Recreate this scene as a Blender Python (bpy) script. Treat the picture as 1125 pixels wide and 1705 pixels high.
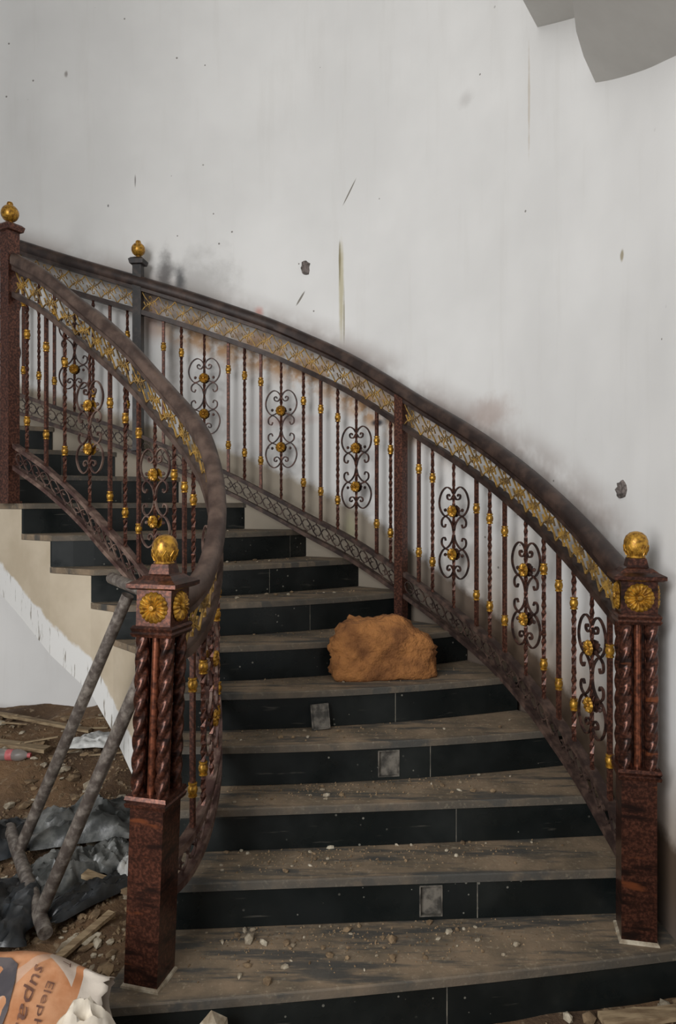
import bpy, bmesh, math, random
from mathutils import Vector, Matrix, noise
random.seed(7)
for o in list(bpy.data.objects): bpy.data.objects.remove(o)
S = bpy.context.scene
COL = S.collection
# ------------------------------------------------------------------ camera, light, exposure
cam = bpy.data.objects.new('camera', bpy.data.cameras.new('camera')); COL.objects.link(cam)
cam.data.sensor_fit = 'VERTICAL'; cam.data.sensor_height = 36.0
cam.data.lens = 36.0*1200/1705; cam.data.shift_y = -20.5/1705
cam.location = (0, 0, 1.62); cam.rotation_euler = (math.pi/2, 0, 0)
cam.data.clip_start = 0.05
S.camera = cam
W = bpy.data.worlds.new('world'); S.world = W; W.use_nodes = True
W.node_tree.nodes['Background'].inputs[0].default_value = (0.92, 0.96, 1.0, 1)
W.node_tree.nodes['Background'].inputs[1].default_value = 0.26
def area(name, loc, target, sx, sy, power, col):
    l = bpy.data.lights.new(name, 'AREA'); l.shape = 'RECTANGLE'; l.size = sx; l.size_y = sy
    l.energy = power; l.color = col
    o = bpy.data.objects.new(name, l); COL.objects.link(o); o.location = loc
    o.rotation_euler = (Vector(target)-Vector(loc)).to_track_quat('-Z', 'Y').to_euler()
    return o
area('assumed_doorway_daylight', (-3.2, -2.0, 1.7), (-0.2, 4.0, 1.7), 2.4, 2.4, 130, (1.0, 0.995, 0.985))  # assumed opening out of view, inferred from shadows falling to the right
area('added_upper_daylight', (-2.35, -2.1, 3.6), (0.2, 4.0, 3.3), 2.2, 1.6, 176, (1.0, 1.0, 1.0))  # added area light, no window known; placed to grade the back wall's brightness
S.view_settings.view_transform = 'Standard'; S.view_settings.look = 'None'
S.view_settings.exposure = 0.0; S.view_settings.gamma = 1.0
S.view_settings.use_curve_mapping = False

# ------------------------------------------------------------------ helpers
def lin(r, g, b):
    f = lambda c: (c/255/12.92) if c/255 <= .04045 else ((c/255+.055)/1.055)**2.4
    return (f(r), f(g), f(b), 1)
class NT:
    """small wrapper round a material's node tree"""
    def __init__(s, name, rough=.6, metal=0.0, spec=.5):
        s.m = bpy.data.materials.new(name); s.m.use_nodes = True
        s.t = s.m.node_tree; s.n = s.t.nodes
        s.b = s.n['Principled BSDF']
        s.b.inputs['Roughness'].default_value = rough; s.b.inputs['Metallic'].default_value = metal
        s.b.inputs['Specular IOR Level'].default_value = spec
    def link(s, a, b): s.t.links.new(a, b)
    def node(s, typ, **k):
        n = s.n.new(typ)
        for a, v in k.items(): setattr(n, a, v)
        return n
    def put(s, inp, v):
        if isinstance(v, (int, float, tuple, list)): inp.default_value = v
        else: s.link(v, inp)
    def math(s, op, a, b=0.0, c=0.0, clamp=False):
        n = s.node('ShaderNodeMath', operation=op, use_clamp=clamp)
        for i, v in enumerate((a, b, c)): s.put(n.inputs[i], v)
        return n.outputs[0]
    def coords(s, kind='Object', scale=(1, 1, 1)):
        tc = s.node('ShaderNodeTexCoord'); mp = s.node('ShaderNodeMapping')
        s.link(tc.outputs[kind], mp.inputs[0]); mp.inputs['Scale'].default_value = scale
        return mp.outputs[0]
    def geo(s, scale=(1, 1, 1)):
        g = s.node('ShaderNodeNewGeometry'); mp = s.node('ShaderNodeMapping')
        s.link(g.outputs['Position'], mp.inputs[0]); mp.inputs['Scale'].default_value = scale
        return mp.outputs[0]
    def noise(s, vec, scale, detail=4, rough=.6):
        n = s.node('ShaderNodeTexNoise'); s.link(vec, n.inputs['Vector'])
        n.inputs['Scale'].default_value = scale; n.inputs['Detail'].default_value = detail
        n.inputs['Roughness'].default_value = rough
        return n.outputs['Fac']
    def ramp(s, fac, a, b):
        n = s.node('ShaderNodeMapRange', interpolation_type='SMOOTHSTEP'); n.clamp = True
        s.put(n.inputs[0], fac); n.inputs[1].default_value = a; n.inputs[2].default_value = b
        return n.outputs[0]
    def mix(s, fac, a, b):
        n = s.node('ShaderNodeMix', data_type='RGBA'); s.put(n.inputs[0], fac)
        s.put(n.inputs[6], a); s.put(n.inputs[7], b)
        return n.outputs[2]
    def color(s, c): s.put(s.b.inputs['Base Color'], c); return s
    def bump(s, h, strength=.3, dist=.01):
        n = s.node('ShaderNodeBump'); s.put(n.inputs['Height'], h)
        n.inputs['Strength'].default_value = strength; n.inputs['Distance'].default_value = dist
        s.link(n.outputs[0], s.b.inputs['Normal']); return s
    def uv(s, layer):
        n = s.node('ShaderNodeUVMap', uv_map=layer); x = s.node('ShaderNodeSeparateXYZ')
        s.link(n.outputs[0], x.inputs[0]); return x.outputs[0], x.outputs[1], n.outputs[0]

def two_tone(name, c1, c2, scale, lo, hi, rough=.6, metal=0.0, bump=.2, bdist=.004, stretch=(1, 1, 1), spec=.5):
    k = NT(name, rough, metal, spec); v = k.geo(stretch); n = k.noise(v, scale, 5)
    k.color(k.mix(k.ramp(n, lo, hi), lin(*c1), lin(*c2)))
    if bump: k.bump(k.noise(v, scale*3, 4), bump, bdist)
    return k.m

M = {}
M['copper'] = two_tone('copper_paint', (62, 38, 31), (122, 78, 62), 95, .40, .70, .40, .45, .12, .001)
k = NT('copper_newel', .28, .6); g = k.geo(); gs = k.node('ShaderNodeMapping'); k.link(g, gs.inputs[0]); gs.inputs['Rotation'].default_value = (0, math.radians(40), 0); gs.inputs['Scale'].default_value = (1, 1, 5)
c = k.mix(k.ramp(k.noise(g, 110, 4), .38, .72), lin(62, 38, 31), lin(112, 70, 55))
c = k.mix(k.ramp(k.noise(gs.outputs[0], 7, 4), .48, .68), c, lin(40, 27, 24))
k.color(k.mix(k.ramp(k.noise(gs.outputs[0], 5, 3), .62, .76), c, lin(132, 76, 48))).bump(k.noise(g, 60, 3), .1, .001); M['copper_bright'] = k.m
M['copper_orange'] = two_tone('orange_copper', (74, 42, 31), (138, 80, 56), 60, .35, .65, .28, .6, .1, .001)
M['dark_iron'] = two_tone('dark_patina', (44, 30, 27), (92, 62, 52), 40, .42, .66, .45, .35, .15, .002)
M['rail'] = two_tone('dusty_handrail', (58, 43, 37), (96, 78, 68), 13, .36, .70, .5, .1, .2, .003)
M['rail_dark'] = two_tone('dark_handrail', (40, 29, 26), (74, 57, 49), 13, .38, .72, .42, .15, .15, .002)
M['iron_brown'] = two_tone('brown_channel', (46, 32, 28), (92, 72, 62), 18, .4, .7, .6, .1, .2, .003)
M['dust_iron'] = two_tone('dusty_ironwork', (66, 42, 36), (122, 100, 88), 14, .4, .68, .65, .1, .2, .003)
M['black_paint'] = two_tone('black_post_paint', (28, 26, 26), (58, 48, 44), 30, .4, .7, .45, .1, .1)
M['gold'] = two_tone('gold_paint', (118, 80, 26), (196, 148, 54), 70, .34, .64, .36, .55, .15, .002)
M['gold_dusty'] = two_tone('dusty_gold_lattice', (104, 82, 50), (176, 138, 66), 26, .36, .64, .6, .2, .1)
M['pipe'] = two_tone('worn_pipe', (84, 75, 69), (138, 130, 121), 30, .40, .70, .5, .25, .3, .003)
M['rock'] = two_tone('ochre_rock', (112, 70, 36), (170, 114, 62), 9, .3, .7, .9, 0, 1.0, .02)
M['chip'] = two_tone('plaster_chip', (128, 114, 94), (186, 176, 156), 18, .35, .65, .9, 0, .4, .004)
M['brown_chip'] = two_tone('brown_clod', (92, 74, 54), (142, 120, 92), 20, .35, .65, .95, 0, .4, .004)
M['wood'] = two_tone('old_plank', (112, 92, 68), (160, 140, 110), 8, .35, .65, .85, 0, .3, .004, (1, 6, 6))
M['black_plastic'] = two_tone('black_plastic_sheet', (24, 26, 28), (58, 62, 66), 6, .4, .7, .32, 0, .3, .006)
M['grey_plastic'] = two_tone('grey_plastic_sheet', (52, 54, 53), (120, 121, 118), 9, .38, .7, .35, 0, .3, .006)
M['white_plastic'] = two_tone('white_plastic_sheet', (150, 150, 148), (214, 214, 210), 9, .35, .65, .4, 0, .3, .006)
M['grout'] = two_tone('grout', (96, 92, 84), (132, 126, 114), 20, .4, .6, .9, 0, 0)
M['box'] = two_tone('switch_box', (58, 55, 50), (112, 106, 97), 22, .38, .62, .7, 0, .3, .003)
M['ceiling'] = two_tone('ceiling_plaster', (196, 194, 189), (208, 206, 201), 2, .3, .7, .9, 0, .1)
M['paper_plain'] = two_tone('torn_kraft_lining', (186, 172, 150), (214, 204, 188), 6, .35, .65, .85, 0, .3, .006)
M['print_dark'] = two_tone('dark_print', (96, 64, 52), (122, 84, 66), 12, .4, .6, .8, 0, 0)
M['print_grey'] = two_tone('grey_print', (66, 62, 66), (92, 84, 84), 8, .4, .6, .8, 0, 0)
M['print_cream'] = two_tone('cream_print', (170, 152, 120), (190, 172, 140), 8, .4, .6, .8, 0, 0)
M['mortar'] = two_tone('bare_mortar', (66, 60, 56), (122, 112, 108), 45, .35, .65, .95, 0, .6, .006)
k = NT('black_granite_tile', .22, 0, .3)                      # polished riser tile with dust freckles and lime specks
v = k.geo(); c = k.mix(k.ramp(k.noise(v, 3, 4), .4, .75), lin(18, 22, 22), lin(34, 37, 36))
vo = k.node('ShaderNodeTexVoronoi'); k.link(v, vo.inputs['Vector']); vo.inputs['Scale'].default_value = 26
spk = k.math('MULTIPLY', k.math('LESS_THAN', vo.outputs['Distance'], .11), k.ramp(k.noise(v, 5, 2), .5, .6))
c = k.mix(spk, c, lin(112, 110, 102))
strk = k.ramp(k.noise(k.geo((2, 2, 22)), 2.2, 3), .66, .74)
k.color(k.mix(k.math('MULTIPLY', strk, .35), c, lin(100, 96, 88)))
k.put(k.b.inputs['Roughness'], k.math('MULTIPLY_ADD', k.ramp(k.noise(v, 4, 4), .3, .7), .35, .18)); M['tile'] = k.m
k = NT('dusty_tread', .75)                             # stone tread under trodden dust, nosing worn clean
u_, v_, _ = k.uv('UVMap'); g = k.geo((1, 1, 1))
dust = k.mix(k.ramp(k.noise(g, 5.5, 5), .35, .68), lin(100, 88, 72), lin(136, 117, 95))
dust = k.mix(k.ramp(k.noise(g, 60, 3), .55, .75), dust, lin(150, 136, 114))
stone = k.mix(k.noise(g, 8, 3), lin(40, 43, 45), lin(68, 70, 68))
wipe = k.ramp(k.noise(k.geo((1.0, 7, 1)), 2.6, 5, .65), .47, .62)
edge = k.math('SUBTRACT', 1.0, k.ramp(k.math('ADD', v_, k.math('MULTIPLY', k.noise(k.geo((1, 3, 1)), 9, 4), .20)), .10, .22))
k.color(k.mix(k.math('MAXIMUM', k.math('MULTIPLY', wipe, .85), k.math('MULTIPLY', edge, k.math('MULTIPLY_ADD', k.noise(g, 3.5, 3), .9, .15))), dust, stone))
k.bump(k.noise(g, 90, 4), .35, .004); M['tread'] = k.m
k = NT('stair_side_plaster', .9)                       # beige side of the flight, its lower edge skimmed white
u_, v_, _ = k.uv('UVMap'); g = k.geo()
nz = k.noise(g, 9, 4)
band = k.math('SUBTRACT', 1.0, k.ramp(k.math('ADD', v_, k.math('MULTIPLY', nz, .10)), .20, .225))
beige = k.mix(k.ramp(k.noise(g, 3, 4), .3, .7), lin(176, 162, 140), lin(194, 181, 160))
white = k.mix(k.ramp(k.noise(k.geo((14, 14, 1.6)), 4, 4), .58, .68), lin(214, 213, 210), lin(120, 112, 100))
k.color(k.mix(band, beige, white)); k.bump(nz, .2, .006); M['side'] = k.m
k = NT('earth_floor', .95); g = k.geo()
c = k.mix(k.ramp(k.noise(g, 2.2, 5), .35, .65), lin(84, 64, 46), lin(126, 98, 70))
c = k.mix(k.ramp(k.noise(g, 22, 5), .55, .72), c, lin(158, 138, 112))
k.color(c).bump(k.noise(g, 26, 6, .7), .8, .03); M['earth'] = k.m

class MB:
    def __init__(s): s.v = []; s.f = []; s.uv = None
    def add(s, verts, faces):
        o = len(s.v); s.v += [Vector(p) for p in verts]; s.f += [tuple(i+o for i in q) for q in faces]
    def box(s, c, sz, rz=0.0):
        R = Matrix.Rotation(rz, 3, 'Z'); c = Vector(c); h = Vector(sz)/2
        P = [c+R@Vector((x*h.x, y*h.y, z*h.z)) for x in (-1, 1) for y in (-1, 1) for z in (-1, 1)]
        s.add(P, [(0, 1, 3, 2), (4, 6, 7, 5), (0, 4, 5, 1), (2, 3, 7, 6), (0, 2, 6, 4), (1, 5, 7, 3)])
    def frustum(s, c, rz, levels):      # square tower: levels of (z, half width)
        R = Matrix.Rotation(rz, 3, 'Z'); c = Vector(c); P = []; F = []
        for z, h in levels:
            P += [c+R@Vector((x*h, y*h, z)) for x, y in ((-1, -1), (1, -1), (1, 1), (-1, 1))]
        for i in range(len(levels)-1):
            for j in range(4): F.append((i*4+j, i*4+(j+1) % 4, i*4+4+(j+1) % 4, i*4+4+j))
        F += [(3, 2, 1, 0), tuple(len(P)-4+j for j in range(4))]
        s.add(P, F)
    def lathe(s, c, prof, n=12):
        c = Vector(c); P = []; F = []
        for r, z in prof:
            P += [c+Vector((r*math.cos(2*math.pi*j/n), r*math.sin(2*math.pi*j/n), z)) for j in range(n)]
        for i in range(len(prof)-1):
            for j in range(n): F.append((i*n+j, i*n+(j+1) % n, i*n+n+(j+1) % n, i*n+n+j))
        F += [tuple(range(n-1, -1, -1)), tuple(len(P)-n+j for j in range(n))]
        s.add(P, F)
    def tube(s, pts, r, n=5, r2=None, ref=Vector((0, 0, 1)), closed=False, caps=True):
        pts = [Vector(p) for p in pts]; P = []; F = []; L = len(pts)
        for i, p in enumerate(pts):
            t = (pts[min(i+1, L-1)]-pts[max(i-1, 0)]).normalized()
            a = t.cross(ref)
            if a.length < 1e-4: a = t.cross(Vector((1, .3, 0)))
            a.normalize(); b = a.cross(t).normalized()
            rr = r(i/(L-1)) if callable(r) else r; rb = r2 if r2 else rr
            for j in range(n):
                q = 2*math.pi*(j+.5)/n; P.append(p+a*math.cos(q)*rr+b*math.sin(q)*rb)
        for i in range(L-1):
            for j in range(n): F.append((i*n+j, i*n+(j+1) % n, i*n+n+(j+1) % n, i*n+n+j))
        if caps: F += [tuple(range(n-1, -1, -1)), tuple(len(P)-n+j for j in range(n))]
        s.add(P, F)
    def mesh(s, name, mat, smooth=False, center=True):
        c = Vector((0, 0, 0))
        if center:
            lo = [min(p[i] for p in s.v) for i in range(3)]; hi = [max(p[i] for p in s.v) for i in range(3)]
            c = Vector(((lo[0]+hi[0])/2, (lo[1]+hi[1])/2, lo[2]))
        me = bpy.data.meshes.new(name); me.from_pydata([p-c for p in s.v], [], s.f)
        if s.uv:
            for lay, uvs in s.uv.items():
                l = me.uv_layers.new(name=lay)
                for lp in me.loops: l.data[lp.index].uv = uvs[lp.vertex_index]
        bm = bmesh.new(); bm.from_mesh(me); bmesh.ops.recalc_face_normals(bm, faces=bm.faces); bm.to_mesh(me); bm.free()
        me.materials.append(mat)
        if smooth:
            for p in me.polygons: p.use_smooth = True
            try: me.set_sharp_from_angle(angle=math.radians(40))
            except Exception: pass
        return me, c
WM = {}                                               # world matrix of every object placed
def place(name, me, loc, parent=None, rz=0.0, rot=None, scale=None):
    o = bpy.data.objects.new(name, me); COL.objects.link(o)
    R = rot.to_4x4() if rot is not None else Matrix.Rotation(rz, 4, 'Z')
    m = Matrix.Translation(Vector(loc)) @ R
    if scale is not None: m = m @ Matrix.Diagonal((*scale, 1))
    if parent is not None:
        o.parent = parent; o.matrix_local = WM[parent.name].inverted() @ m
    else: o.matrix_world = m
    WM[o.name] = m
    return o
def part(name, mb, mat, parent=None, smooth=False):
    me, c = mb.mesh(name, mat, smooth); return place(name, me, c, parent)
def empty(name, loc): return place(name, None, loc)
def tag(o, label, cat=None, group=None, kind=None):
    o['label'] = label
    if cat: o['category'] = cat
    if group: o['group'] = group
    if kind: o['kind'] = kind
    return o
def struct(o, label=None, cat=None):
    o['kind'] = 'structure'
    if label: o['label'] = label
    if cat: o['category'] = cat
    return o
def sstep(a, b, x):
    t = min(1, max(0, (x-a)/(b-a))); return t*t*(3-2*t)
def catmull(P, n=14):
    P = [Vector(p) for p in P]; Q = [2*P[0]-P[1]]+P+[2*P[-1]-P[-2]]; out = []
    for i in range(1, len(Q)-2):
        a, b, c, d = Q[i-1:i+3]
        for j in range(n):
            t = j/n; out.append(.5*(2*b+(c-a)*t+(2*a-5*b+4*c-d)*t*t+(3*b-a-3*c+d)*t**3))
    return out+[P[-1]]
class Path:
    """plan curve with arc length, a top-of-rail profile and a bottom-channel profile"""
    def __init__(s, pts, top=None, ch=None):
        s.L = catmull([(x, y, 0) for x, y in pts]); s.s = [0]
        for a, b in zip(s.L, s.L[1:]): s.s.append(s.s[-1]+(b-a).length)
        s.len = s.s[-1]; s._top = top; s._ch = ch
    def at(s, q):
        if q <= 0:
            t = (s.L[1]-s.L[0]).normalized(); return s.L[0]+t*q, t
        if q >= s.len:
            t = (s.L[-1]-s.L[-2]).normalized(); return s.L[-1]+t*(q-s.len), t
        lo, hi = 0, len(s.s)-1
        while hi-lo > 1:
            m = (lo+hi)//2
            if s.s[m] <= q: lo = m
            else: hi = m
        w = (q-s.s[lo])/(s.s[hi]-s.s[lo]); p = s.L[lo].lerp(s.L[hi], w)
        ta = (s.L[min(lo+1, len(s.L)-1)]-s.L[max(lo-1, 0)]).normalized(); tb = (s.L[min(hi+1, len(s.L)-1)]-s.L[max(hi-1, 0)]).normalized()
        return p, ta.lerp(tb, w).normalized()
    def prof(s, tab, q):
        tab = sorted(tab)
        if q <= tab[0][0]:
            return tab[0][1]
        if q >= tab[-1][0]:
            a, b = tab[-2], tab[-1]; return b[1]+(q-b[0])*(b[1]-a[1])/(b[0]-a[0])
        for i in range(len(tab)-1):
            if tab[i][0] <= q <= tab[i+1][0]:
                x0, y0 = tab[i]; x1, y1 = tab[i+1]
                m0 = (tab[i+1][1]-tab[i-1][1])/(tab[i+1][0]-tab[i-1][0]) if i > 0 else (y1-y0)/(x1-x0)
                m1 = (tab[i+2][1]-y0)/(tab[i+2][0]-x0) if i+2 < len(tab) else (y1-y0)/(x1-x0)
                h = x1-x0; t = (q-x0)/h
                return (2*t**3-3*t*t+1)*y0+(t**3-2*t*t+t)*h*m0+(-2*t**3+3*t*t)*y1+(t**3-t*t)*h*m1
    def top(s, q): return s.prof(s._top, q)
    def ch(s, q): return s.prof(s._ch, q)
    def pt(s, q, off, z):               # off > 0: to the right when walking up
        p, t = s.at(q); return Vector((p.x+t.y*off, p.y-t.x*off, z))

OUT = Path([(1.0, 2.42), (.985, 2.6), (.94, 2.85), (.85, 3.12), (.72, 3.4), (.54, 3.66), (.31, 3.87), (.05, 4.07), (-.25, 4.23), (-.6, 4.33), (-.95, 4.39), (-1.24, 4.42), (-1.6, 4.46), (-2.05, 4.5), (-2.6, 4.54)],
    [(0, 1.37), (.151, 1.43), (.346, 1.529), (.721, 1.74), (1.1, 1.946), (1.46, 2.141), (1.70, 2.289), (1.974, 2.45), (2.242, 2.585), (2.497, 2.702), (2.752, 2.8), (3.007, 2.892), (3.257, 2.973), (3.521, 3.056), (3.796, 3.143), (4.104, 3.246)],
    [(0, .47), (.164, .524), (.281, .579), (.585, .739), (.73, .822), (1.006, .958), (1.283, 1.08), (1.597, 1.235), (1.974, 1.42), (2.242, 1.537), (2.497, 1.663), (2.779, 1.80), (3.352, 2.038), (3.763, 2.175), (4.115, 2.295)])
INN = Path([(-.565, 2.24), (-.505, 2.40), (-.465, 2.57), (-.465, 2.78), (-.53, 3.0), (-.67, 3.19), (-.88, 3.35), (-1.0, 3.42), (-1.12, 3.5), (-1.26, 3.61), (-1.52, 3.71), (-1.72, 3.82), (-1.95, 3.95)],
    [(0, 1.335), (.17, 1.34), (.3, 1.395), (.4, 1.465), (.5, 1.55), (.6, 1.645), (.69, 1.74), (.787, 1.84), (.864, 1.92), (.977, 2.01), (1.138, 2.139), (1.281, 2.261), (1.422, 2.386), (1.574, 2.498), (1.757, 2.611), (2.028, 2.813), (2.229, 2.917)],
    [(0, .49), (.17, .50), (.3, .555), (.5, .69), (.7, .845), (.864, .975), (.977, 1.06), (1.277, 1.263), (1.43, 1.392), (1.56, 1.484), (1.718, 1.581), (1.897, 1.718), (2.037, 1.815), (2.268, 1.929)])

# ------------------------------------------------------------------ the curved wall
WOFF = .115
wp = [(-1.9, 0), (-1.2, 0), (-.6, 0), (-.25, 0)]
def wall_pt(q):                          # arc length measured along the outer rail; q < 0 runs on towards the viewer
    if q >= 0: return OUT.pt(q, WOFF, 0)
    a = OUT.pt(0, WOFF, 0); return Vector((a.x-.07*q+.05*q*q*.5, a.y+q, 0))
qs = [-2.6+.2*i for i in range(13)]+[.04*i for i in range(0, 160)]
mb = MB(); uv1 = []; uv2 = []; rows = [-.1, 1.0, 2.0, 3.0, 4.2, 5.6]
for q in qs:
    p = wall_pt(q)
    if q > 4.9: p = p+Vector((0, -.10*(q-4.9)**2, 0))
    for z in rows:
        mb.v.append(Vector((p.x, p.y, z))); uv1.append((q, z)); uv2.append((q, z-OUT.top(max(q, 0))))
nr = len(rows)
for i in range(len(qs)-1):
    for j in range(nr-1): mb.f.append((i*nr+j, i*nr+nr+j, i*nr+nr+j+1, i*nr+j+1))
mb.uv = {'flat': uv1, 'rel': uv2}
k = NT('white_wall_plaster', .85, 0, .3)
u, z, vec = k.uv('flat'); _, rel, _ = k.uv('rel'); g = k.geo()
c = k.mix(k.ramp(k.noise(g, .9, 4), .3, .7), lin(214, 213, 211), lin(226, 225, 223))
big = k.noise(g, 1.6, 5, .7)
c = k.mix(k.math('MULTIPLY', k.ramp(k.noise(k.geo((5, 5, .5)), 2.2, 4), .52, .72), .08), c, lin(176, 170, 160))
n1 = k.noise(g, 3.2, 4); n2 = k.noise(g, 11, 4)
def bandf(x, a, b, c_, d): return k.math('MULTIPLY', k.ramp(x, a, b), k.math('SUBTRACT', 1.0, k.ramp(x, c_, d)))
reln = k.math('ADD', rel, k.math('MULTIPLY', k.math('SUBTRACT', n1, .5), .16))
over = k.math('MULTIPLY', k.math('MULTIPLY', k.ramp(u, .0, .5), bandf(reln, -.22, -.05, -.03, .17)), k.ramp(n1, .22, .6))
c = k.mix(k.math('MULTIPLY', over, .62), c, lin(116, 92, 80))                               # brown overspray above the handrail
gold = k.math('MULTIPLY', bandf(reln, -.42, -.28, -.2, -.06), k.math('MULTIPLY', k.ramp(n2, .3, .62), bandf(u, 1.2, 1.9, 3.0, 3.5)))
c = k.mix(k.math('MULTIPLY', gold, .8), c, lin(168, 118, 52))                               # gold overspray behind the lattice
skn = k.math('ADD', rel, k.math('MULTIPLY', k.math('SUBTRACT', n2, .5), .10))
skirt = bandf(skn, -1.75, -1.55, -.93, -.86)
sc = k.mix(k.ramp(u, 1.2, 2.2), lin(80, 62, 46), lin(158, 146, 128))
sd = k.math('MULTIPLY', k.math('SUBTRACT', 1.0, k.ramp(u, 1.0, 1.6)), bandf(skn, -1.3, -1.0, -.92, -.45))
c = k.mix(k.math('MULTIPLY', sd, .7), c, lin(150, 128, 104))
c = k.mix(k.math('MULTIPLY', skirt, .92), c, sc)                                            # brown skirting climbing with the steps
def blob(cu, cz, ru, rz, col, amt, c, nse=.5):
    a = k.math('DIVIDE', k.math('SUBTRACT', u, cu), ru); b = k.math('DIVIDE', k.math('SUBTRACT', z, cz), rz)
    d = k.math('SQRT', k.math('ADD', k.math('MULTIPLY', a, a), k.math('MULTIPLY', b, b)))
    d = k.math('ADD', d, k.math('MULTIPLY', k.math('SUBTRACT', n2, .5), nse*2))
    return k.mix(k.math('MULTIPLY', k.math('SUBTRACT', 1.0, k.ramp(d, .1 if rz > .045 and ru > .04 else .35, 1.0)), amt), c, lin(*col))
c = blob(2.98, 2.95, .34, .30, (150, 147, 144), .5, c)
c = blob(3.19, 3.05, .07, .20, (70, 66, 66), .75, c)
c = blob(3.10, 2.98, .05, .14, (58, 60, 64), .8, c)
c = blob(3.14, 2.50, .08, .34, (120, 112, 106), .6, c)
c = blob(3.28, 2.78, .10, .22, (150, 96, 70), .5, c)
c = blob(2.603, 2.77, .045, .06, (196, 112, 92), .6, c)
c = blob(2.603, 2.60, .12, .06, (176, 122, 66), .5, c)
c = blob(1.863, 2.056, .055, .028, (52, 54, 62), .95, c, .25)
c = blob(2.03, 1.46, .06, .14, (166, 160, 132), .9, c, .2)
c = blob(1.305, 3.677, .07, .06, (186, 183, 180), .5, c)
c = blob(2.45, 2.10, .28, .05, (168, 112, 92), .35, c)
c = blob(1.15, 2.05, .20, .12, (150, 120, 106), .45, c)
c = blob(.95, 1.35, .25, .2, (176, 164, 150), .5, c)
c = blob(2.09, 2.86, .022, .37, (186, 178, 150), .9, c, .25)
c = blob(2.10, 3.02, .009, .17, (132, 122, 92), .9, c, .3)
c = blob(2.072, 2.70, .006, .22, (140, 130, 104), .8, c, .4)
c = blob(.9, 3.45, .010, .36, (190, 180, 166), .7, c, .6)
c = blob(.305, 2.55, .016, .03, (150, 136, 104), .8, c, .5)
c = blob(3.84, 4.33, .018, .03, (120, 110, 104), .7, c, .5)
c = blob(3.387, 3.63, .006, .05, (110, 104, 100), .8, c, .3)
c = blob(3.565, 3.48, .008, .012, (80, 76, 74), .8, c, .3)
sl = k.math('SUBTRACT', u, k.math('MULTIPLY', z, -.62))           # slanting scratches
for (cu, cz, w, h) in ((2.037, 3.411, .006, .075), (2.344, 2.833, .008, .045)):
    a = k.math('DIVIDE', k.math('SUBTRACT', sl, cu+.62*cz), w); b = k.math('DIVIDE', k.math('SUBTRACT', z, cz), h)
    d = k.math('ADD', k.math('MULTIPLY', a, a), k.math('MULTIPLY', b, b))
    c = k.mix(k.math('MULTIPLY', k.math('SUBTRACT', 1.0, k.ramp(d, .4, 1.1)), .85), c, lin(104, 96, 84))
vo = k.node('ShaderNodeTexVoronoi'); k.link(g, vo.inputs['Vector']); vo.inputs['Scale'].default_value = 9
spk = k.math('MULTIPLY', k.math('LESS_THAN', vo.outputs['Distance'], .055), k.ramp(k.noise(g, 2.1, 2), .54, .6))
k.color(k.mix(k.math('MULTIPLY', spk, .8), c, lin(104, 98, 92)))
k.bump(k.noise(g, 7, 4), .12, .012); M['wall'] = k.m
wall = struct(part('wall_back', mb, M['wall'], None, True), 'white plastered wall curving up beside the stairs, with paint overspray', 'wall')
def chip_hole(name, q, z, w, h, label):
    p = wall_pt(q); _, t = OUT.at(q); n = Vector((t.y, -t.x, 0)); m = MB()
    N = 14; ring = []; rnd = random.Random(name+str(q))
    for j in range(N):
        a = 2*math.pi*j/N; r = .8+.4*rnd.random(); ring.append((math.cos(a)*w*r, math.sin(a)*h*r))
    for rr, dep in ((1.0, -.002), (.93, -.008), (.6, -.012), (.25, -.006)):
        for (a, b) in ring:
            dd = dep*(.6+.8*rnd.random()) if rr < 1 else .002
            m.v.append(p+Vector((0, 0, z))+t*a*rr+Vector((0, 0, b*rr))+n*dd)
    for i in range(3):
        for j in range(N): m.f.append((i*N+j, i*N+(j+1) % N, i*N+N+(j+1) % N, i*N+N+j))
    m.f.append(tuple(3*N+j for j in range(N)))
    o = part(name, m, M['mortar'], wall); o['label'] = label
chip_hole('wall_chip', 2.315, 3.014, .032, .046, 'dark chipped patch of bare mortar')
chip_hole('wall_chip', .305, 1.659, .034, .034, 'dark grey knocked-out hole in the plaster')

# ------------------------------------------------------------------ ceiling pieces
def prism(poly, zlo, zhi):
    m = MB(); n = len(poly)
    zl = zlo if isinstance(zlo, (list, tuple)) else [zlo]*n
    m.v = [Vector((x, y, zl[i])) for i, (x, y) in enumerate(poly)]+[Vector((x, y, zhi)) for x, y in poly]
    m.f = [tuple(range(n-1, -1, -1)), tuple(range(n, 2*n))]+[(i, (i+1) % n, n+(i+1) % n, n+i) for i in range(n)]
    return m
def plane_z(a, b, c, x, y):
    a, b, c = Vector(a), Vector(b), Vector(c); n = (b-a).cross(c-a); return a.z-(n.x*(x-a.x)+n.y*(y-a.y))/n.z
SA = [(.94, 3.34), (1.12, 3.2), (1.3, 2.3), (.48, 2.45), (.784, 3.058)]
SB = [(1.07, 2.96), (1.25, 2.6), (1.40, 1.7), (.45, 1.7), (.787, 2.42), (.862, 2.61), (.94, 2.76)]
struct(part('ceiling', prism([(-7, -2.2), (3, -2.2), (3, 6), (-7, 6)], 5.4, 5.6), M['ceiling']), 'plain plastered ceiling high over the hall', 'ceiling')
bA = struct(part('trim_1', prism(SA, [plane_z((.908, 3.279, 3.77), (.998, 3.052, 3.66), (.784, 3.058, 3.74), x, y) for x, y in SA], 5.4), M['ceiling']), 'grey upper soffit meeting the wall at top right', 'soffit')
bB = struct(part('trim_2', prism(SB, [plane_z((1.045, 2.90, 3.30), (1.125, 2.4, 3.09), (.787, 2.42, 3.30), x, y) for x, y in SB], 5.4), M['ceiling']), 'grey lower landing soffit with a curved edge at top right', 'soffit')

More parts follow.
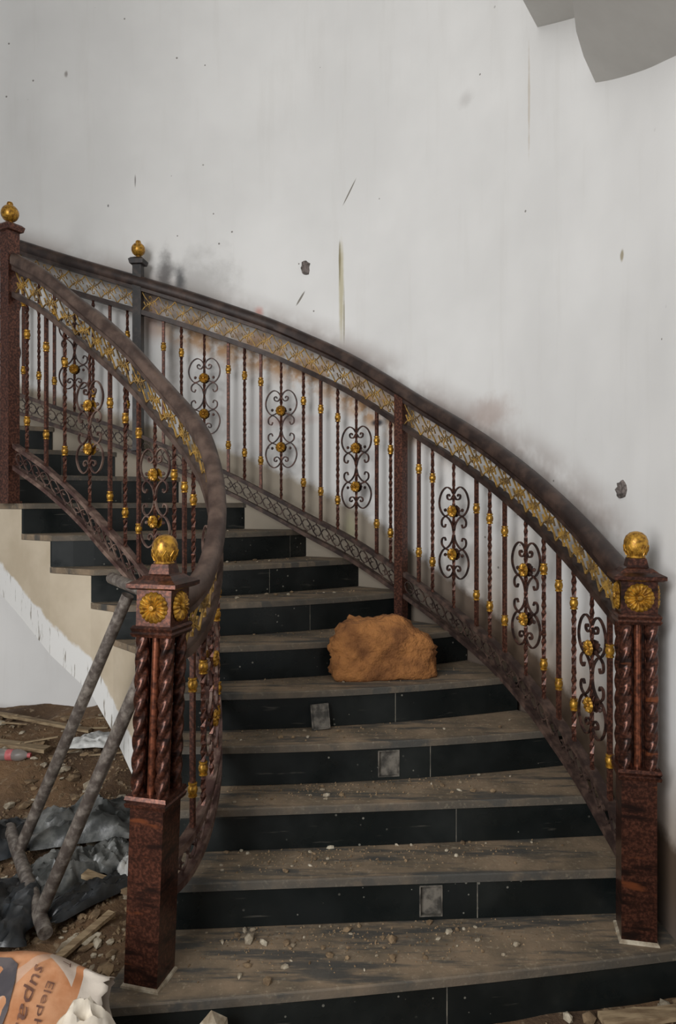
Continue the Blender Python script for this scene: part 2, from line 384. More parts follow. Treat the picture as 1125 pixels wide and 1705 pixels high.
mb = MB(); mb.box((-2.46, 1.75, 3.8), (.12, 3.1, 3.2)); struct(part('shade_wall_left', mb, M['ceiling']), 'plain unseen wall above the assumed doorway, added to shade the upper left of the back wall', 'wall')  # out of view, added to keep daylight off the upper left wall
# ------------------------------------------------------------------ ground
def ground_z(x, y):
    z = .028*(noise.noise(Vector((x*2.1, y*2.1, 3)))+.5*noise.noise(Vector((x*6, y*6, 8))))
    left = sstep(-.55, -.95, x)
    z += left*(.05*sstep(2.3, 3.2, y)+.26*sstep(3.4, 4.5, y)+.05*sstep(.4, -.1, abs(noise.noise(Vector((x*3, y*3, 1))))))
    z += -.03+.035*sstep(.1, .8, x)*sstep(1.7, 2.1, y)
    return z
mb = MB(); nx, ny = 120, 110
for i in range(nx+1):
    for j in range(ny+1):
        x = -4.6+6.3*i/nx; y = .2+4.9*j/ny
        mb.v.append(Vector((x, y, ground_z(x, y))))
for i in range(nx):
    for j in range(ny): mb.f.append((i*(ny+1)+j, (i+1)*(ny+1)+j, (i+1)*(ny+1)+j+1, i*(ny+1)+j+1))
struct(part('floor', mb, M['earth'], None, True), 'bare brown earth floor strewn with rubble', 'floor')

# ------------------------------------------------------------------ staircase
NI = [(-.70, 2.09), (-.64, 2.45), (-.61, 2.66), (-.64, 2.87), (-.76, 3.06), (-.91, 3.23), (-1.06, 3.4), (-1.2, 3.5), (-1.45, 3.63), (-1.66, 3.78), (-1.88, 3.92), (-2.1, 4.05), (-2.3, 4.17), (-2.5, 4.28), (-2.7, 4.39)]
NMd = [2.15, 2.48, 2.69, 2.89, 3.09, 3.31, 3.58, 3.88, 4.17]
NO = [(1.13, 2.355), (1.10, 2.56), (1.05, 2.80), (.965, 3.1), (.83, 3.37), (.65, 3.69), (.39, 3.95), (.11, 4.17), (-.2, 4.34), (-.58, 4.45), (-1.0, 4.52), (-1.42, 4.55), (-1.83, 4.585), (-2.25, 4.62), (-2.6, 4.64)]
STEPS = 14; RISE = .16
def nose(k, t):                          # k from 0; t 0 at the inner side, 1 at the wall
    a = Vector((*NI[k], 0)); b = Vector((*NO[k], 0))
    if k < len(NMd):
        m = Vector((-.0854*NMd[k], NMd[k], 0)); la = (m-a).length; tm = la/(la+(b-m).length)
    else:
        m = (a+b)/2+Vector((.0, .03, 0)); tm = .5
    return a*((t-tm)*(t-1)/tm)+m*(t*(t-1)/(tm*(tm-1)))+b*(t*(t-tm)/(1-tm))
NS = 14
stair = tag(empty('staircase', (0.2, 2.4, 0)), 'curved flight of black tiled steps coated in brown dust', 'staircase')
def fwd(k):
    d = nose(min(k+1, STEPS), .5)-nose(min(k+1, STEPS)-1, .5); d.normalize(); return d
core = MB(); uvc = []
for kk in range(STEPS):
    z = RISE*(kk+1)-.03
    for t in (0, 1):
        pass
    rowsP = []
    for i in range(NS+1):
        t = i/NS; a = nose(kk, t); b = nose(kk+1, t)
        if kk == 0 and i == 0: pass
        za = max(-.08, RISE*(kk+1)-.60); zb = max(-.08, RISE*(kk+2)-.60)
        base = len(core.v)
        core.v += [Vector((a.x, a.y, za)), Vector((a.x, a.y, z)), Vector((b.x, b.y, zb)), Vector((b.x, b.y, z))]
        uvc += [(t, 0 if za > 0 else .5), (t, z-za if za > 0 else .6), (t, 0 if zb > 0 else .5), (t, z-zb if zb > 0 else .6)]
        rowsP.append(base)
    for i in range(NS):
        p, q = rowsP[i], rowsP[i+1]
        core.f += [(p, q, q+1, p+1), (p+1, q+1, q+3, p+3), (p+2, p, q, q+2)]
        core.f += [(p+2, p+3, q+3, q+2)]
    p = rowsP[0]; core.f.append((p, p+1, p+3, p+2)); p = rowsP[-1]; core.f.append((p, p+2, p+3, p+1))
core.uv = {'UVMap': uvc}
o = part('stair_slab', core, M['side'], stair); o['label'] = 'beige plastered side with a white skimmed lower edge'
for kk in range(STEPS):
    m = MB(); uvs = []; z = RISE*(kk+1); d = fwd(kk)
    for i in range(NS+1):
        t = i/NS; a = nose(kk, t)-d*.022; b = nose(kk+1, t)
        if i == 0: a = a+Vector((-.0, 0, 0))
        m.v += [Vector((a.x, a.y, z-.028)), Vector((a.x, a.y, z-.004)), Vector((a.x+d.x*.006, a.y+d.y*.006, z)), Vector((b.x, b.y, z)), Vector((b.x, b.y, z-.028))]
        uvs += [(t, 0), (t, 0.02), (t, 0.05), (t, 1), (t, 1)]
    for i in range(NS):
        for j in range(5): m.f.append((i*5+j, i*5+5+j, i*5+5+(j+1) % 5, i*5+(j+1) % 5))
    m.f += [tuple(range(5)), tuple(NS*5+j for j in range(4, -1, -1))]
    m.uv = {'UVMap': uvs}; part('tread', m, M['tread'], stair)
def px_t(kk, px):                        # where a joint falls along a nose
    lo, hi = 0, 1; kx = (px-562.5)/1200
    for _ in range(30):
        mid = (lo+hi)/2; p = nose(kk, mid)
        if p.x-kx*p.y < 0: lo = mid
        else: hi = mid
    return lo
JOINTS = {0: [743], 1: [793], 2: [757], 3: [713], 4: [655], 5: [600], 6: [513], 7: [445], 8: [480], 9: [300], 10: [200], 11: [100]}
BOXES = {1: (697, 735), 3: (626, 661)}
def tile(kk, t0, t1, z0, z1, gr=False):
    m = MB(); d = fwd(kk); n = max(2, int((t1-t0)*16)); P = []
    for i in range(n+1):
        p = nose(kk, t0+(t1-t0)*i/n)
        for e in (.001, -.0122 if gr else -.013):
            for z in (z0, z1): m.v.append(Vector((p.x+d.x*e, p.y+d.y*e, z)))
    for i in range(n):
        b = i*4; m.f += [(b+2, b+6, b+7, b+3), (b, b+1, b+5, b+4), (b+1, b+3, b+7, b+5), (b, b+4, b+6, b+2)]
    m.f += [(0, 2, 3, 1), (n*4, n*4+1, n*4+3, n*4+2)]
    part('riser_tile' if not gr else 'grout_line', m, M['grout' if gr else 'tile'], stair)
for kk in range(STEPS):
    cuts = [(0.0, 0), (1.0, 0)]
    for px in JOINTS.get(kk, []): cuts.append((px_t(kk, px), 0))
    z0 = RISE*kk+.002 if kk else -.02; z1 = RISE*(kk+1)-.0285
    segs = sorted(c_[0] for c_ in cuts)
    hole = BOXES.get(kk)
    if hole: h0, h1 = px_t(kk, hole[0]), px_t(kk, hole[1])
    W_ = (nose(kk, 1)-nose(kk, 0)).length; gp = .0017/W_
    for a, b in zip(segs, segs[1:]):
        a += gp; b -= gp
        if hole and a < h0 and h1 < b:
            tile(kk, a, h0, z0, z1); tile(kk, h1, b, z0, z1)
            tile(kk, h0+gp*.2, h1-gp*.2, z1-.010, z1); tile(kk, h0+gp*.2, h1-gp*.2, z0, z0+.012)
        else: tile(kk, a, b, z0, z1)
    for a in segs[1:-1]: tile(kk, a-gp*.98, a+gp*.98, z0, z1, True)
    if hole:                             # shallow metal socket box let into the riser
        d = fwd(kk); p0 = nose(kk, h0); p1 = nose(kk, h1); m = MB(); zz0, zz1 = z0+.012, z1-.010
        tx = (p1-p0).normalized(); w = (p1-p0).length; e = .004
        def fr(u, dep, z): q = p0+tx*u-d*dep; return Vector((q.x, q.y, z))
        for (ua, ub, za, zb) in ((0, e, zz0, zz1), (w-e, w, zz0, zz1), (e, w-e, zz0, zz0+e), (e, w-e, zz1-e, zz1)):
            P = [fr(x, y, zq) for x in (ua, ub) for y in (.0005, .016) for zq in (za, zb)]
            m.add(P, [(0, 1, 3, 2), (4, 6, 7, 5), (0, 4, 5, 1), (2, 3, 7, 6), (0, 2, 6, 4), (1, 5, 7, 3)])
        P = [fr(x, y, zq) for x in (e, w-e) for y in (.0005, .003) for zq in (zz0+e, zz1-e)]
        m.add(P, [(0, 1, 3, 2), (4, 6, 7, 5), (0, 4, 5, 1), (2, 3, 7, 6), (0, 2, 6, 4), (1, 5, 7, 3)])
        o = part('socket_box', m, M['box'], stair); o['label'] = 'empty grey square socket box in the riser'
def stair_z(x, y):                       # height of whatever is underfoot at x, y
    best = ground_z(x, y)
    for kk in range(STEPS):
        a = Vector((*NI[kk], 0)); b = Vector((*NO[kk], 0)); u = (b-a).normalized()
        t = (Vector((x, y, 0))-a).dot(u)/(b-a).length
        if 0 <= t <= 1 and (Vector((x, y, 0))-nose(kk, t)).dot(Vector((-u.y, u.x, 0))) > -.015: best = RISE*(kk+1)
    return best

# ------------------------------------------------------------------ iron railings
HAND = [(-.024, -.092), (-.024, -.072), (-.034, -.060), (-.035, -.034), (-.028, -.012), (-.012, 0), (.012, 0), (.028, -.012), (.035, -.034), (.034, -.060), (.024, -.072), (.024, -.092)]
def sweep(path, s0, s1, prof, zf, step=.03):
    m = MB(); n = max(2, int((s1-s0)/step)); K = len(prof)
    for i in range(n+1):
        q = s0+(s1-s0)*i/n; z = zf(q)
        for a, w in prof: m.v.append(path.pt(q, a, z+w))
    for i in range(n):
        for j in range(K): m.f.append((i*K+j, i*K+(j+1) % K, i*K+K+(j+1) % K, i*K+K+j))
    m.f += [tuple(range(K)), tuple(n*K+j for j in range(K-1, -1, -1))]
    return m
def rect(a, lo, hi): return [(-a, lo), (-a, hi), (a, hi), (a, lo)]
LATT = [[(0, 0), (.14, .20), (.30, .36), (.5, .5), (.70, .64), (.86, .80), (1, 1)],
        [(0, 1), (.14, .80), (.30, .64), (.5, .5), (.70, .36), (.86, .20), (1, 0)],
        [(.10, .5), (.20, .66), (.33, .72), (.36, .58), (.28, .50)], [(.90, .5), (.80, .34), (.67, .28), (.64, .42), (.72, .50)],
        [(.5, .5), (.42, .72), (.48, .90), (.58, .86), (.56, .74)], [(.5, .5), (.58, .28), (.52, .10), (.42, .14), (.44, .26)]]
FLOR = [[(0, .5), (.10, .75), (.26, .84), (.40, .70), (.36, .52), (.26, .56)], [(0, .5), (.10, .25), (.26, .16), (.40, .30), (.36, .48)],
        [(1, .5), (.90, .25), (.74, .16), (.60, .30), (.64, .48), (.74, .44)], [(1, .5), (.90, .75), (.74, .84), (.60, .70), (.64, .52)],
        [(.40, .30), (.5, .5), (.60, .70)], [(.40, .70), (.5, .5), (.60, .30)], [(.26, .84), (.26, 1.0)], [(.26, .16), (.26, 0)], [(.74, .84), (.74, 1.0)], [(.74, .16), (.74, 0)]]
def lattice(path, s0, s1, unit, lines, zlo, zhi, r, mat, name, parent):
    n = max(1, round((s1-s0)/unit)); du = (s1-s0)/n
    for i in range(n):
        m = MB()
        for ln in lines:
            P = [path.pt(s0+(i+x)*du, 0, 0) for x, w in ln]
            for p, (x, w) in zip(P, ln):
                q = s0+(i+x)*du; a, b = zlo(q), zhi(q); p.z = a+(b-a)*w
            m.tube(P, r*1.5, 4, r2=r, caps=False)
        part(name, m, mat, parent)
def twisted_bar(path, q, z0, z1, h=.0085, turns=26, nseg=None):
    m = MB(); n = nseg or max(6, int((z1-z0)/.03)); c0 = path.pt(q, 0, 0); _, t = path.at(q); a0 = math.atan2(t.y, t.x)
    for i in range(n+1):
        z = z0+(z1-z0)*i/n; a = a0+turns*(z-z0)
        for j in range(4):
            b = a+math.pi/4+j*math.pi/2; m.v.append(Vector((c0.x+h*1.3*math.cos(b), c0.y+h*1.3*math.sin(b), z)))
    for i in range(n):
        for j in range(4): m.f.append((i*4+j, i*4+(j+1) % 4, i*4+4+(j+1) % 4, i*4+4+j))
    m.f += [(3, 2, 1, 0), tuple(n*4+j for j in range(4))]
    return m
mb = MB(); mb.lathe((0, 0, 0), [(.010, -.027), (.017, -.026), (.017, -.020), (.012, -.018), (.017, -.012), (.0195, 0), (.017, .012), (.012, .018), (.017, .020), (.017, .026), (.010, .027)], 10)
for p in mb.v: p *= .9
COLLAR, _ = mb.mesh('collar', M['gold'], True, False)
def rosette_mesh(name, R, mat, petals=16, depth=.012):   # in the xz plane, facing -y
    m = MB(); N = petals*4; prof = ((.16, 1.15), (.26, .6), (.55, .95), (.85, .8), (1.0, .1)); m.v.append(Vector((0, -depth*1.25, 0)))
    for rr, h in prof:
        for j in range(N):
            a = 2*math.pi*j/N; w = abs(math.cos(petals*a/2)); r = R*rr*(1+.07*(w-.5)*(rr > .4)); m.v.append(Vector((r*math.cos(a), -depth*h*(.62+.38*w if rr > .2 else 1), r*math.sin(a))))
    for j in range(N): m.f.append((0, 1+j, 1+(j+1) % N))
    for i in range(len(prof)-1):
        for j in range(N): m.f.append((1+i*N+j, 1+i*N+N+j, 1+i*N+N+(j+1) % N, 1+i*N+(j+1) % N))
    b = len(m.v); last = 1+(len(prof)-1)*N
    m.v.append(Vector((0, .002, 0)))
    for j in range(N): m.f.append((b, last+(j+1) % N, last+j))
    return m.mesh(name, mat, True, False)[0]
ROS_S = rosette_mesh('rosette_small', .030, M['gold'], 10, .014)
ROS_D = rosette_mesh('rosette_back', .030, M['dark_iron'], 10, .014)
ROS_L = rosette_mesh('rosette_large', .046, M['gold'], 18, .014)
def spl(P): return [(p.x, p.y) for p in catmull([(a, b, 0) for a, b in P], 4)]
QUAD = [spl([(.004, .196), (.020, .218), (.048, .228), (.080, .205), (.098, .160), (.092, .118), (.066, .086), (.040, .088), (.024, .100)]),
        spl([(.004, .185), (.020, .166), (.040, .170), (.044, .186), (.032, .192), (.026, .182)]),
        spl([(.004, .012), (.012, .042), (.034, .070), (.058, .080), (.080, .062), (.080, .036), (.062, .026), (.054, .042)])]
mb = MB()
for su in (-1, 1):
    for sz in (-1, 1):
        for ln in QUAD: mb.tube([(su*a, 0, sz*b) for a, b in ln], .0045, 4, r2=.007, ref=Vector((0, 1, 0)))
        mb.lathe((su*.057, 0, sz*.113), [(.002, -.009), (.008, -.005), (.009, 0), (.008, .005), (.002, .009)], 6)
SCROLL, _ = mb.mesh('scroll_work', M['dark_iron'], True, False)
SCROLL2 = SCROLL.copy(); SCROLL2.materials[0] = M['dust_iron']
LAT = .205; BAR = .235
def railing(root, path, s0, s1, plain, scrolls, gaps, barmat, scr, twist, hand_to=None):
    RL, CH = (M['rail_dark'], M['iron_brown']) if path is OUT else (M['rail'], M['dust_iron'])
    part('handrail', sweep(path, s0, hand_to or s1, HAND, path.top), RL, root, True)['label'] = 'wide moulded brown handrail, dusty on top'
    part('upper_bar', sweep(path, s0, s1, rect(.023, -BAR, -LAT), path.top), RL, root)
    part('channel_top_bar', sweep(path, s0, s1, rect(.019, -.024, 0), path.ch), CH, root)
    part('channel_bottom_bar', sweep(path, s0, s1, rect(.019, -.138, -.114), path.ch), CH, root)
    for a, b in gaps:
        lattice(path, a, b, .105, LATT, lambda q: path.top(q)-LAT, lambda q: path.top(q)-.094, .0036, M['gold_dusty'], 'lattice_panel', root)
        lattice(path, a, b, .125, FLOR, lambda q: path.ch(q)-.115, lambda q: path.ch(q)-.023, .0036, CH, 'scroll_panel', root)
    for i, q in enumerate(plain):
        z0 = path.ch(q)-.004; z1 = path.top(q)-BAR+.004
        b = part('baluster', twisted_bar(path, q, z0, z1, .0085, 40 if i % 2 == twist else 0.0), barmat, root)
        p = path.pt(q, 0, 0); L = z1-z0
        for zz in (z0+.21*L, z1-.21*L): place('collar', COLLAR, (p.x, p.y, zz), b)
    for q in scrolls:
        z0 = path.ch(q)-.004; z1 = path.top(q)-BAR+.004
        b = part('scroll_baluster', twisted_bar(path, q, z0, z1, .0075, 40), barmat, root)
        p, t = path.at(q); zc = (z0+z1)/2+.01; rz = math.atan2(t.y, t.x)+math.pi
        place('scroll_work', scr, (p.x, p.y, zc), b, rz)
        n = Vector((-t.y, t.x, 0)); fl = n if path is OUT else n
        for dz in (.108, -.108):
            for sgn, me in ((1, ROS_S), (-1, ROS_S if path is INN else ROS_D)):
                dirv = n*sgn; ang = math.atan2(dirv.y, dirv.x)+math.pi/2
                pp = p+dirv*.012; place('rosette', me, (pp.x, pp.y, zc+dz), b, ang)
def newel(root, c, rz, zb, label, lean=0.0):
    c = Vector((*c, 0)); m = MB()
    def sk(mb_):
        for p in mb_.v: p.x += lean*(p.z-zb)
        return mb_
    h = .055
    m.frustum(c, rz, [(zb, h), (.70, h)])
    m.frustum(c, rz, [(.70, .066), (.712, .069), (.716, .064), (.724, .069), (.735, .066)])
    m.frustum(c, rz, [(.735, .022), (1.212, .022)])
    m.frustum(c, rz, [(1.210, .064), (1.220, .069), (1.226, .065), (1.236, .069), (1.243, .064)])
    m.frustum(c, rz, [(1.243, .057), (1.352, .057)])
    m.frustum(c, rz, [(1.352, .070), (1.358, .081), (1.370, .081), (1.380, .060), (1.392, .045), (1.396, .034), (1.425, .028)])
    o = part('newel_post', sk(m), M['copper_bright'], root); o['label'] = label
    m = MB(); m.frustum(c, rz, [(zb-.002, .0635), (zb+.006, .0615), (zb+.011, .0545)]); part('plaster_bead', m, M['chip'], o)
    R = Matrix.Rotation(rz, 3, 'Z')
    for sx in (-1, 1):
        for sy in (-1, 1):
            m = MB(); q = c+R@Vector((sx*.0405, sy*.0405, 0)); n = 72; K = 9
            for i in range(n+1):
                z = .735+(1.210-.735)*i/n; a0 = i/n*math.pi*2*2.6
                for j in range(K*2):
                    a = 2*math.pi*j/(K*2); r = .0140+.0080*abs(math.cos(1.5*(a-a0))); m.v.append(Vector((q.x+r*math.cos(a), q.y+r*math.sin(a), z)))
            for i in range(n):
                for j in range(K*2): m.f.append((i*K*2+j, i*K*2+(j+1) % (K*2), (i+1)*K*2+(j+1) % (K*2), (i+1)*K*2+j))
            part('twisted_column', sk(m), M['copper_bright'], o, True)
    for sx, sy in ((0, -1), (1, 0), (-1, 0)):
        m = MB(); q = c+R@Vector((sx*.030, sy*.030, 0)); m.lathe((q.x, q.y, .735), [(.013, 0), (.013, .475)], 10)
        part('plain_column', sk(m), M['copper_orange'], o, True)
        dv = R@Vector((sx, sy, 0)); pp = c+dv*.0575
        place('rosette', ROS_L, (pp.x+lean*(1.298-zb), pp.y, 1.298), o, math.atan2(dv.y, dv.x)+math.pi/2)
    m = MB(); m.lathe((c.x, c.y, 1.405), [(.026, 0), (.030, .006), (.024, .012), (.026, .018), (.031, .022), (.028, .028), (.036, .042), (.0395, .060), (.0385, .078), (.032, .094), (.020, .105), (.006, .109)], 20)
    f_ = part('finial_ball', sk(m), M['gold'], o, True); f_['label'] = 'gold ball finial embossed with leaves'
    m = MB()                                       # raised leaf relief round the lower half of the ball
    for j in range(10):
        a = 2*math.pi*j/10
        m.tube([(c.x+r*math.cos(a+da), c.y+r*math.sin(a+da), 1.405+z) for r, z, da in ((.031, .030, -.12), (.0375, .045, -.22), (.0405, .062, 0), (.0375, .045, .22), (.031, .030, .12))], .0022, 4)
    part('leaf_relief', sk(m), M['gold'], o)
def post(root, q, path, zb, zt, h, ball, mat, name='post', cap_mat=None):
    p, t = path.at(q); rz = math.atan2(t.y, t.x); m = MB()
    if ball: m.frustum((p.x, p.y, 0), rz, [(zb, h), (zt-.05, h), (zt-.045, h+.014), (zt-.02, h+.020), (zt-.008, h+.008), (zt, h*.7)])
    else: m.frustum((p.x, p.y, 0), rz, [(zb, h), (zt, h)])
    m.frustum((p.x, p.y, 0), rz, [(zb, h*1.25), (zb+.012, h*1.25)])
    o = part(name, m, mat, root)
    if ball:
        m = MB(); r = ball
        m.lathe((p.x, p.y, zt), [(.014, -.005), (.012, .008)]+[(r*math.sin(a), .008+r*.95-r*math.cos(a)) for a in [math.pi*(.14+.72*i/9) for i in range(10)]]+[(.009, r*1.92), (.014, r*2.0), (.017, r*2.2), (.013, r*2.42), (.004, r*2.5)], 16)
        part('finial_ball', m, M['gold'], o, True)
    return o
rr = tag(empty('stair_railing', (1.0, 2.42, .16)), 'long copper and gold scrollwork railing along the white wall side', 'railing')
A_OUT = [.19, .448, .552, .655, .93, 1.035, 1.127, 1.422, 1.509, 1.691, 1.784, 2.046, 2.159, 2.273, 2.546, 2.649, 2.752, 3.049, 3.162, 3.39, 3.502, 3.61, 3.86, 3.96, 4.06, 4.30]
railing(rr, OUT, .045, 4.6, A_OUT, [.32, .78, 1.283, 1.922, 2.417, 2.904, 3.73, 4.18], [(.055, 1.60), (1.65, 3.295), (3.35, 4.6)], M['copper'], SCROLL, 1)
newel(rr, (1.0, 2.42), math.radians(-12), .16, 'square copper newel post with four twisted columns and gold flowers')
post(rr, 1.624, OUT, .96, OUT.top(1.624)-.06, .026, 0, M['copper'])
post(rr, 3.321, OUT, 1.92, 3.105, .027, .042, M['black_paint'])['label'] = 'black painted post with gold ball'
lr = tag(empty('stair_railing', (-.565, 2.22, .16)), 'short sharply curving scrollwork railing on the open left side', 'railing')
A_IN = [.10, .215, .30, .50, .585, .67, .967, 1.04, 1.113, 1.353, 1.44, 1.55, 1.886, 2.004, 2.145]
railing(lr, INN, .045, 2.24, A_IN, [.40, .80, 1.244, 1.725], [(.055, 2.235)], M['copper'], SCROLL2, 0)
newel(lr, (-.575, 2.20), math.radians(-15), .16, 'square copper newel post with four twisted columns, nearest the viewer', .036)
post(lr, 2.285, INN, 1.6, 3.09, .034, .046, M['copper'], 'upper_post')

# ------------------------------------------------------------------ loose things
def rock_mesh(name, mat, sub, amp, seed, shape=None, smooth=False, freq=1.6):
    bm = bmesh.new(); bmesh.ops.create_icosphere(bm, subdivisions=sub, radius=1.0); off = Vector((seed*7.3, seed*3.1, seed*1.7))
    for v in bm.verts:
        d = v.co.normalized(); r = 1+amp*(noise.noise(d*freq+off)+.5*noise.noise(d*freq*2.7+off))
        v.co = d*r
        if shape: v.co = shape(v.co)
    me = bpy.data.meshes.new(name); bm.to_mesh(me); bm.free(); me.materials.append(mat)
    if smooth:
        for p in me.polygons: p.use_smooth = True
    return me
def boulder_shape(c):
    x, y, z = c
    p = 4.5; n = (abs(x)**p+abs(y)**p+abs(z)**p)**(1/p); l = math.sqrt(x*x+y*y+z*z); c = Vector((x, y, z))*(l/n if n else 1)
    x, y, z = c
    z = max(z, -.80); top = 1.0; x = x*(1+.10*sstep(.3, -.8, z)); 
    if z > 0: top = 1-.62*sstep(.2, 1.15, x)-.22*sstep(-.5, -1.05, x)+.06*math.sin(x*5)
    z = z*top if z > 0 else z
    d = Vector((x*3.1, y*3.1, z*3.1)); j = 1+.07*noise.noise(d)+.045*noise.noise(d*3.3)+.02*noise.noise(d*9)
    return Vector((x*.232*j, y*.122*j, (z+.80)*.150*j))
me = rock_mesh('boulder', M['rock'], 5, .12, 2, boulder_shape, True)
b = place('boulder', me, (.205, 3.375, .800), None, math.radians(10))
tag(b, 'large ochre boulder resting on the fifth step', 'boulder')
mb = MB(); mb.box((0, 0, .052), (.078, .016, .104)); mb.box((-.036, -.010, .052), (.006, .010, .104)); mb.box((.036, -.010, .052), (.006, .010, .104)); mb.box((0, -.010, .003), (.078, .010, .006))
me, c = mb.mesh('loose_socket_box', M['box'], False, False)
tag(place('loose_socket_box', me, (-.072, 3.075, .642), None, rot=(Matrix.Rotation(math.radians(8), 3, 'Z') @ Matrix.Rotation(math.radians(-8), 3, 'X') @ Matrix.Rotation(math.radians(-4), 3, 'Y'))), 'loose grey metal box leaning on the riser below the boulder', 'metal box')

CHIPS = [rock_mesh('chip_%d' % i, M['chip'] if i % 2 else M['brown_chip'], 1, .45, i+3, lambda c: Vector((c.x, c.y*.75, max(c.z, -.6)*.6))) for i in range(8)]
NEWELS = [(-.575, 2.2), (1.0, 2.42)]
def chip(x, y, r, label, cat, group, name='plaster_chip'):
    for a, b_ in NEWELS:
        if abs(x-a) < .09+r and abs(y-b_) < .09+r: return
    z = stair_z(x, y); me = random.choice(CHIPS)
    s = (r*random.uniform(.8, 1.25), r*random.uniform(.8, 1.2), r*random.uniform(.7, 1.15))
    o = place(name, me, (x, y, z+.34*s[2]), None, random.uniform(0, 6.28), scale=s)
    tag(o, label, cat, group)
def on_step(kk, t, w):                   # a point on tread kk
    return nose(kk, t).lerp(nose(kk+1, t), w)
WORDS = ['bottom', 'second', 'third', 'fourth', 'fifth', 'sixth', 'seventh', 'eighth', 'ninth']
for kk, cnt in enumerate((46, 34, 26, 10, 6, 7, 12, 8, 4)):
    for i in range(cnt):
        t = random.betavariate(1.6, 2.6)*.86+.10 if kk < 4 else random.uniform(.35, .88)
        w = random.uniform(.16, .93) if kk < 4 else random.uniform(.4, .93)
        p = on_step(kk, t, w); chip(p.x, p.y, random.choice((.006, .007, .008, .010, .013)), 'small plaster crumb lying on the dusty %s step' % WORDS[kk], 'rubble', 'plaster crumbs on the %s step' % WORDS[kk], 'plaster_crumb')
def at_ground(px, py, z):                # point of the floor seen at a place in the photograph
    d = (1.62-z)*1200/(py-832); return (px-562.5)/1200*d, d
for (px, py, r, lab) in ((415, 1568, .024, 'brown upright clod on the left of the bottom step'), (438, 1572, .016, 'flat pale chip beside the brown clod on the bottom step'),
        (652, 1566, .021, 'largest pale chip in the middle of the bottom step'), (578, 1550, .016, 'pale chip at the back of the bottom step'),
        (747, 1553, .015, 'small pale chip right of centre on the bottom step'), (548, 1592, .014, 'angular pale chip near the middle front of the bottom step'), (445, 1636, .016, 'flat chip near the front edge of the bottom step')):
    x, y = at_ground(px, py, .16); chip(x, y, r, lab, 'rubble', None, 'plaster_chip')
for (px, py, r, lab) in ((1005, 1672, .036, 'large pale stone at the foot of the right newel'), (1048, 1682, .032, 'squarish pale stone beside the largest one at lower right'),
        (975, 1690, .028, 'rounded stone left of the largest one at lower right'), (935, 1678, .022, 'flat stone by the bottom riser at lower right'),
        (1100, 1668, .026, 'stone half in shade at the right edge of the picture'), (590, 1700, .03, 'pale stone at the bottom edge under the first riser')):
    x, y = at_ground(px, py, 0); y = min(y, nose(0, (x+.70)/1.83).y-r*1.3-.02); chip(x, y, r, lab, 'rubble', None, 'stone')
o = place('stone', CHIPS[3], (-.355, 2.02, .09), None, .6, scale=(.055, .05, .22)); tag(o, 'pale pointed stone at the bottom edge below the left newel', 'rubble')
for i in range(46):
    x = random.uniform(-.2, 1.1); y = nose(0, (x+.70)/1.83).y-random.uniform(.035, .2)
    chip(x, y, random.choice((.010, .012, .016, .022)), 'small stone on the earth at the foot of the stairs', 'rubble', 'stones along the bottom riser', 'stone')
n = 0
while n < 300:
    y = random.uniform(2.25, 4.5) if n % 2 else (random.uniform(3.6, 4.5) if n % 4 else random.uniform(2.3, 3.0)); x = random.uniform(-.47*y-.05, -.72)
    if y > 4.42+.03*x or .1 < stair_z(x, y) < 1.05: continue
    if y < 2.6 and x < -.9: continue
    inner = min((Vector((x, y))-Vector(a)).length for a in NI)
    if inner < .10 and y < 3.4: continue
    back = y > 3.7
    z = ground_z(x, y); r = random.choice((.012, .016, .02, .028, .04)) if back else random.choice((.009, .012, .016, .022, .03))
    me = random.choice(CHIPS); s = (r*random.uniform(.8, 1.5), r*random.uniform(.8, 1.3), r*random.uniform(.6, 1.1))
    o = place('rubble_chunk', me, (x, y, z+.3*s[2]), None, random.uniform(0, 6.28), scale=s)
    tag(o, 'rubble chunk on the earth heap below the back wall' if back else 'rubble chunk on the earth floor left of the stairs', 'rubble', 'rubble below the back wall' if back else 'rubble left of the stairs'); n += 1
mb = MB()                                # crumbs too small to count
def crumb(x, y, z, r):
    a = random.uniform(0, 6.28); P = [(x+r*math.cos(a+i*2.09), y+r*math.sin(a+i*2.09), z) for i in range(3)]+[(x+.2*r, y-.1*r, z+r*random.uniform(.7, 1.3))]
    mb.add(P, [(0, 2, 1), (0, 1, 3), (1, 2, 3), (2, 0, 3)])
for kk in range(9):
    for i in range((420, 330, 260, 110, 80, 70, 80, 50, 30)[kk]):
        t = random.betavariate(1.7, 2.6)*.88+.08 if kk < 4 else random.uniform(.25, .9); p = on_step(kk, t, random.betavariate(2.2, 1.5)*.9+.07); crumb(p.x, p.y, RISE*(kk+1), random.uniform(.002, .0055))
tag(part('grit', mb, M['brown_chip']), 'fine pale grit scattered over the dusty treads', 'grit', None, 'stuff')
mb = MB()
for i in range(2600):
    y = random.uniform(2.0, 4.5); x = random.uniform(-.5*y-.1, -.66)
    if y > 4.42+.03*x or .1 < stair_z(x, y) < 1.05: continue
    crumb(x, y, ground_z(x, y)-.001, random.uniform(.004, .014))
for i in range(500):
    x = random.uniform(-.6, 1.1); y = nose(0, (x+.70)/1.83).y-random.uniform(.035, .25); crumb(x, y, ground_z(x, y)-.001, random.uniform(.003, .009))
tag(part('gravel', mb, M['brown_chip']), 'fine brown gravel and splinters over the earth floor', 'gravel', None, 'stuff')

